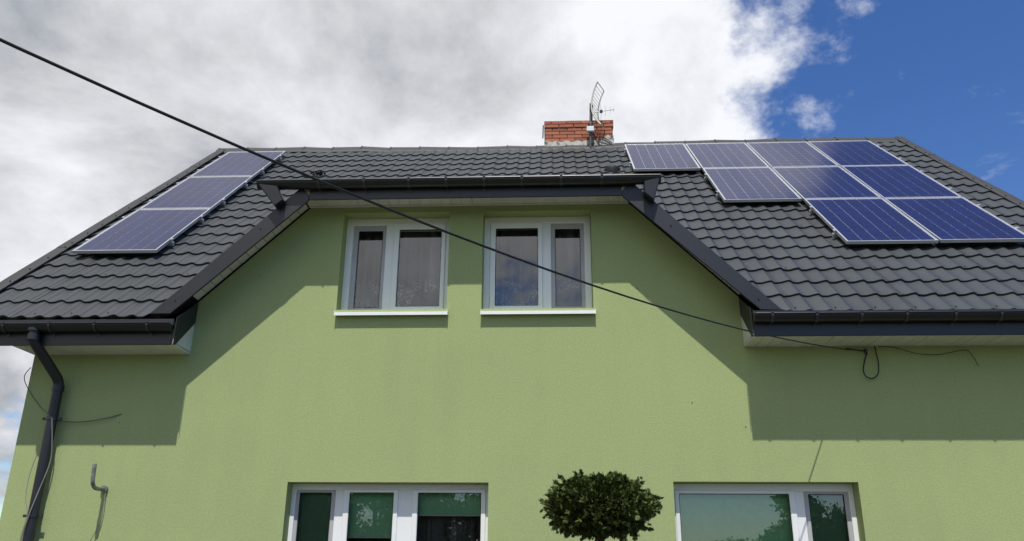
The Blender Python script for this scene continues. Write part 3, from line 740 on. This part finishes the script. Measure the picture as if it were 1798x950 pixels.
hk = MB(); hk.box(-.016,.016,-.03,.03,-.128,-.082); hk.box(-.016,.016,-.032,-.024,-.082,-.045); me_hook = hk.mesh('roof_hook', 'alu')
ck = MB(); ck.box(-.010,.010,-.022,.022,-.040,.003); ck.box(-.022,.006,-.022,.022,.0032,.006); ck.tube([(0,0,.006),(0,0,.012)], .006, 6); me_clamp = ck.mesh('clamp', 'alu')
rp = random.Random(21)
for (a, i, j), (x0, s0) in zip(panels, prects):
    root = empty('solar_panel')
    tilt = Matrix.Rotation(rp.uniform(-.0035,.0035), 4, 'X') @ Matrix.Rotation(rp.uniform(-.003,.003), 4, 'Y')
    root.matrix_world = Matrix.Translation(panel_pt(x0+hx, s0+hs_)) @ Rm.to_4x4() @ tilt
    tag(root, names[(a,i,j)], 'solar panel', 'solar panels on the roof')
    link('frame', me_frame, root); link('backsheet', me_back, root); link('pane', me_pane, root)
    for cx_ in range(6):
        for cy_ in range(10):
            link('cell', me_cell, root, ((cx_-2.5)*cw, (cy_-4.5)*chh, -.0055))
    left_end = (a, i-1, j) not in names; right_end = (a, i+1, j) not in names
    for sy in (-.45, .45):
        link('mounting_rail', me_rail, root, (0, sy, 0))
        for hxx in (-.38, .38): link('roof_hook', me_hook, root, (hxx, sy, 0))
        if left_end: link('clamp', me_clamp, root, (-hx-.012, sy, 0))
        if right_end: o = link('clamp', me_clamp, root, (hx+.012, sy, 0), (0, 0, pi))

# ------------------------------------------------------------------ antennas on the chimney
AX, AY = 0.70, CY0-.09
ga = empty('grid_antenna', (AX, AY, Z(6.93))); tag(ga, 'cream grid dish antenna on a dark mast in front of the chimney', 'antenna')
gz = lambda z_: Z(z_) - Z(6.93)
MB().tube([(-.015,0,-.06),(-.005,0,gz(7.30)),(.01,0,gz(7.74))], .019, 10).build('mast', 'steel', ga, smooth=True)
for zc_ in (7.12, 7.34): MB().box(-.03,.03,-.02,.09,gz(zc_)-.012,gz(zc_)+.012).build('wall_clamp', 'steel', ga)
wv_ = Vector((.13, .30, 0)); uo = Vector((.92, -.39, 0))
rim0 = []; rim1 = []
for k in range(15):
    t = -.40 + .86*k/14
    d_ = (.62 if t > 0 else 1.05)*t*t
    p_ = Vector((.02, -.05, gz(7.655)+t)) + uo*d_*.95
    rim0.append(p_); rim1.append(p_+wv_)
MB().tube(rim0, .016, 6).build('reflector_rim', 'cream', ga, smooth=True); MB().tube(rim1, .013, 6).build('reflector_rim', 'cream', ga, smooth=True)
for k in range(15):
    MB().tube([rim0[k], rim1[k]], .008 if k in (0,14) else .0038, 5).build('reflector_bar', 'cream', ga)
MB().tube([(.02,.09,gz(7.66)),(.02,-.06,gz(7.655))], .032, 10).build('hub', 'gutter', ga, smooth=True)
MB().box(-.075,.055,-.06,.02,gz(7.155),gz(7.26)).build('amplifier_box', 'box', ga, bev=.012)
ya = empty('yagi_antenna', (AX+.02, AY+.02, Z(7.55))); tag(ya, 'small pale multi-element aerial pointing right beside the grid dish', 'antenna')
mb = MB().tube([(.0,0,.01),(.40,-.02,.065)], .0095, 6); mb.build('boom', 'alu', ya)
for x, l, lean in ((.17,.165,-.10),(.245,.10,-.08),(.33,.07,-.08),(.39,.05,-.06),(.09,.05,-.06)):
    zc_ = .01+.1375*x
    MB().tube([(x-l*lean*-1*.8, -.01, zc_-l), (x, -.01, zc_), (x+l*lean*1.0, -.01, zc_+l)], .0048, 5).build('element', 'alu', ya)
MB().box(.145,.195,-.03,.01,.005,.055).build('dipole_box', 'gutter', ya, bev=.006)
MB().tube([(-.015,.0,-.60),(0,0,-.02),(0,0,.03)], .020, 8).build('mast', 'steel', ya, smooth=True)
ac = MB()
for seed in range(5):
    q_ = random.Random(seed+40); pts = []
    p0 = Vector((AX+.05+.05*seed, CY0-.03, Z(7.2)-.02*seed)); p1 = Vector((AX+.22+.04*seed, CY0-.035, Z(6.93)))
    for k in range(9):
        t = k/8; pts.append(p0.lerp(p1, t) + Vector((.05*sin(t*6+seed)+q_.uniform(-.006,.006), 0, .03*sin(t*5+seed*2))))
    ac.tube(pts, .0055, 5)
tag(ac.build('antenna_cable', 'rubber', None, smooth=True), 'tangle of thin dark aerial cables at the foot of the chimney', 'cable')
mb = MB().tube([(CX0-.03,CY0-.02,Z(7.36)),(CX0-.035,CY0-.02,Z(7.22)),(CX0-.04,CY0-.02,Z(7.10))], .011, 6); mb.build('lightning_rod', 'steel', chim)

# ------------------------------------------------------------------ cables and fixtures on the wall
def wire(name, pts, r, m, label, cat, sub=8, n=6):
    """smooth wire through points"""
    P = [Vector(p) for p in pts]; out = []
    for i in range(len(P)-1):
        a, b_, c, d = P[max(i-1,0)], P[i], P[i+1], P[min(i+2,len(P)-1)]
        for k in range(sub):
            t = k/sub
            out.append(0.5*((2*b_) + (c-a)*t + (2*a-5*b_+4*c-d)*t*t + (3*b_-a-3*c+d)*t**3))
    out.append(P[-1])
    return tag(MB().tube(out, r, n).build(name, m, None, smooth=True), label, cat)
pts = []
for k in range(70):
    d = .02 + (27.0-.02)*(k/69)**1.5
    zz_ = -.18*d + .03*d*d if d < 6.4 else (-.18*6.4+.03*6.4**2) + (d-6.4)*.204 - (d-6.4)**2*.002
    pts.append((2.85-.94*d, -d, Z(2.0)+zz_))
ov = tag(MB().tube(pts, [.0072 if -p_[1] > 3 else .0050+.0022*(-p_[1]/3) for p_ in pts], 8).build('overhead_cable', 'rubber', None, smooth=True), 'thick black overhead cable crossing the picture from upper left down to the right eave', 'cable')
PEND = pts[-1]
wire('cable_loop', [(2.80,-.02,Z(2.01)),(2.93,-.03,Z(1.985)),(2.985,-.03,Z(1.975)),(2.955,-.035,Z(1.90)),(2.925,-.04,Z(1.80)),(2.94,-.04,Z(1.735)),(3.00,-.04,Z(1.715)),(3.055,-.04,Z(1.76)),(3.075,-.035,Z(1.86)),(3.07,-.03,Z(1.96)),(3.07,-.02,Z(2.035))], .0062, 'rubber', 'black cable hanging in a teardrop loop on the wall under the right eave', 'cable')
wire('eave_cable', [(3.10,-.02,Z(2.03)),(3.25,-.025,Z(2.015)),(3.45,-.03,Z(1.955)),(3.65,-.03,Z(1.945)),(3.86,-.02,Z(1.985)),(3.93,-.02,Z(1.98)),(3.97,-.03,Z(1.90)),(3.99,-.035,Z(1.83))], .0032, 'rubber', 'thin dark cable sagging under the right soffit with a short hanging end', 'cable')
an = empty('cable_anchor', (2.985,0,Z(1.985))); tag(an, 'small dark cable anchor hook on the wall above the teardrop cable loop', 'anchor')
MB().tube([(0,0,0),(0,-.045,0),(-.012,-.055,-.02),(-.02,-.05,.012)], .006, 6).build('hook', 'steel', an); MB().box(-.015,.015,-.006,-.001,-.03,.03).build('plate', 'steel', an)
# left: wires tied to the downpipe
wire('downpipe_wire', [(-4.20,-.004,Z(1.395)),(-4.30,-.02,Z(1.36)),(-4.50,-.03,Z(1.32)),(-4.70,-.04,Z(1.315)),(-4.83,-.142,Z(1.335))], .0045, 'steel', 'thin dark wire running from the downpipe clip to a nail in the wall', 'wire')
wire('corner_wire', [(-4.83,-.142,Z(1.36)),(-4.98,-.06,Z(1.45)),(-5.12,-.03,Z(1.58)),(-5.20,-.05,Z(1.70)),(-5.225,-.04,Z(1.78)),(-5.20,-.01,Z(1.86))], .004, 'steel', 'thin dark wire looping from the downpipe round the left house corner', 'wire')
wire('pale_pipe_wire', [(-4.80,-.14,Z(1.33)),(-4.775,-.10,Z(1.10)),(-4.77,-.08,Z(.92)),(-4.80,-.12,Z(.66)),(-4.83,-.148,Z(.44)),(-4.86,-.14,Z(.25)),(-4.885,-.12,Z(.0)),(-4.88,-.1,Z(-.4))], .0055, 'greywire', 'pale wire hanging along the front of the dark downpipe', 'wire')
wire('pale_pipe_wire', [(-4.90,-.10,Z(1.0)),(-4.92,-.12,Z(.80)),(-4.90,-.14,Z(.60)),(-4.845,-.150,Z(.43)),(-4.87,-.14,Z(.2)),(-4.86,-.13,Z(-.4))], .0045, 'greywire', 'second pale wire crossing the downpipe at its lower clip', 'wire')
# bent pipe bracket
hb = empty('pipe_bracket', (-4.235,0,Z(.685))); tag(hb, 'short bent grey steel pipe sticking out of the wall near the downpipe', 'bracket')
MB().tube(arc([(0,-.001,0),(0,-.235,-.012),(-.004,-.245,.205)], 8, .11), .0185, 12).build('pipe', 'zinc', hb, smooth=True)
MB().tube([(0,-.001,0),(0,-.03,0)], .034, 12).build('flange', 'zinc', hb, smooth=True)
wire('bracket_wire', [(-4.215,-.02,Z(.68)),(-4.205,-.03,Z(.50)),(-4.225,-.03,Z(.34)),(-4.30,-.03,Z(.17)),(-4.36,-.03,Z(.02)),(-4.38,-.03,Z(-.3))], .0042, 'greywire', 'thin pale wire dangling from the bent pipe bracket', 'wire')
# small marks: screws left in the render
for x, z in ((-2.985,2.80),(0.85,2.64),(1.79,1.27),(1.31,1.50),(-4.2,1.31)):
    o = MB().tube([(0,-.001,0),(0,-.006,0)], .0045, 7).build('screw', 'gutter', house); o.location = (x, 0, Z(z))

# ------------------------------------------------------------------ clipped conifer in front of the wall
def spray(mb, p, d, size, rng):
    """flat fan of scale-leaf twigs"""
    d = d.normalized(); s_ = d.cross(Vector((rng.uniform(-1,1),rng.uniform(-1,1),rng.uniform(-1,1)))).normalized()
    nrm = d.cross(s_)
    for a in (-.75, -.35, 0, .38, .8):
        L_ = size*(1-.35*abs(a))*rng.uniform(.8,1.15); q_ = (d*cos(a)+s_*sin(a)).normalized(); w_ = q_.cross(nrm).normalized()*size*.15
        m_ = p+q_*L_*.55 + nrm*rng.uniform(-.1,.1)*size
        mb.add([p, m_+w_, p+q_*L_, m_-w_], [(0,1,2,3)])
TP = Vector((0.292, -2.2, 0))
tr = empty('topiary_tree', TP); tag(tr, 'clipped dark green conifer with mushroom crown on a bare trunk before the house', 'tree')
MB().tube([(0,0,-.05),(.01,.01,.6),(-.012,0,1.2),(.0,0,1.75),(.0,0,1.90)], [.052,.044,.038,.034,.022], 10).build('trunk', 'bark', tr, smooth=True)
rt_ = random.Random(9); crown = MB(); limbs = MB()
def crown_r(d):
    """radius of the clipped crown in direction d"""
    rz = .168 if d.z > 0 else .178
    r = 1/sqrt((d.x**2+d.y**2)/.362**2 + d.z**2/rz**2)
    nn = mnoise.noise(d*2.4+Vector((3,1,7)))*.22 + mnoise.noise(d*6.5)*.22 + mnoise.noise(d*15)*.10
    return r*(1+nn)
CC = Vector((0,0,Z(.395)))
for k in range(26):
    a = k*2.399; el = rt_.uniform(-.25,.9); d = Vector((cos(a)*cos(el), sin(a)*cos(el), sin(el)))
    e_ = CC + d*crown_r(d)*.86; m_ = Vector((0,0,1.83)).lerp(e_, .5)+Vector((rt_.uniform(-.03,.03),rt_.uniform(-.03,.03),-.03))
    limbs.tube([(0,0,1.76+.004*k), m_, e_], [.013,.008,.004], 5)
limbs.build('branches', 'bark', tr)
for k in range(17500):
    d = Vector((rt_.gauss(0,1),rt_.gauss(0,1),rt_.gauss(0,1))).normalized()
    f_ = 1 - abs(rt_.gauss(0,.13)); 
    if d.z < -.55 and rt_.random() < .6: continue
    R = crown_r(d)
    if mnoise.noise(d*9+Vector((1,5,2))) > .26 and f_ > .86: f_ -= .14
    p = CC + d*R*f_*.95
    o_ = (d*1.0 + Vector((0,0,.25 if d.z > -.2 else -.25)) + Vector((rt_.gauss(0,.5),rt_.gauss(0,.5),rt_.gauss(0,.45))))
    spray(crown, p, o_, rt_.uniform(.019,.038), rt_)
for k in range(260):                       # stray shoots that escaped the shears, most of them low on the crown
    a = rt_.uniform(0, 2*pi); el = rt_.choice((-.75,-.55,-.35,.1,.5,.9)) + rt_.uniform(-.15,.15)
    d = Vector((cos(a)*cos(el), sin(a)*cos(el), sin(el))); p = CC + d*crown_r(d)*rt_.uniform(.90,1.02)
    for q_ in range(3): spray(crown, p + d*.018*q_, d + Vector((rt_.gauss(0,.3),rt_.gauss(0,.3),rt_.gauss(0,.3) - (.3 if el < 0 else -.2))), rt_.uniform(.024,.042), rt_)
crown.build('crown', 'thuja', tr)

# ------------------------------------------------------------------ the far side of the garden, seen only as reflections in the panes
def leafy(x, y, h, w, seed, label, n=13000):
    rg = random.Random(seed); t = empty('garden_tree', (x, y, 0)); tag(t, label, 'tree', 'trees across the garden')
    MB().tube([(0,0,-.1),(.1,0,h*.3),(0,.1,h*.7)], [.16,.12,.05], 8).build('trunk', 'bark', t, smooth=True)
    mb = MB(); lobes = []
    for _ in range(26):
        r = rg.uniform(.20,.34)*w; lobes.append((Vector((rg.gauss(0,.36)*w, rg.gauss(0,.25)*w, min(h*rg.uniform(.25,.95), h-r*rg.uniform(.95,1.15)))), r))
    for k in range(n):
        c, r = lobes[k % len(lobes)]; d = Vector((rg.gauss(0,1),rg.gauss(0,1),rg.gauss(0,1))).normalized()
        t_ = rg.uniform(.2,1.06)**.6; z_ = .075 if t_ > .85 else .17
        p = c + d*r*t_; a = Vector((rg.gauss(0,1),rg.gauss(0,1),rg.gauss(0,.7))).normalized()*z_; b_ = a.cross(d).normalized()*z_*.55
        mb.add([p-a, p+b_, p+a, p-b_], [(0,1,2,3)])
    mb.build('crown', 'leaf', t)
leafy(11.0,-23,5.0,3.4,1,'tallest leafy tree behind the viewer, mirrored at the right of the lower right window')
leafy(8.6,-24,3.6,2.6,2,'middle leafy tree behind the viewer, mirrored in the lower right window')
leafy(6.2,-24,2.8,2.8,3,'low leafy tree behind the viewer, mirrored at the left of the lower right window')
leafy(-3.4,-24,4.5,3.3,4,'leafy tree behind the viewer, mirrored at the top of the lower left window')
leafy(-6.6,-23,6.0,4.2,5,'broad leafy tree behind the viewer, mirrored in the middle pane of the lower left window')
leafy(-9.3,-23,6.6,4.2,6,'leftmost leafy tree behind the viewer, mirrored in the narrow pane of the lower left window')
up_ = empty('utility_pole', (PEND[0], PEND[1], 0)); tag(up_, 'wooden utility pole behind the viewer that carries the overhead cable', 'pole')
MB().tube([(0,0,-.3),(0,0,PEND[2]+.5)], [.13,.09], 12).build('shaft', 'wood', up_, smooth=True); MB().box(-.6,.6,-.05,.05,PEND[2]+.1,PEND[2]+.2).build('crossarm', 'wood', up_)
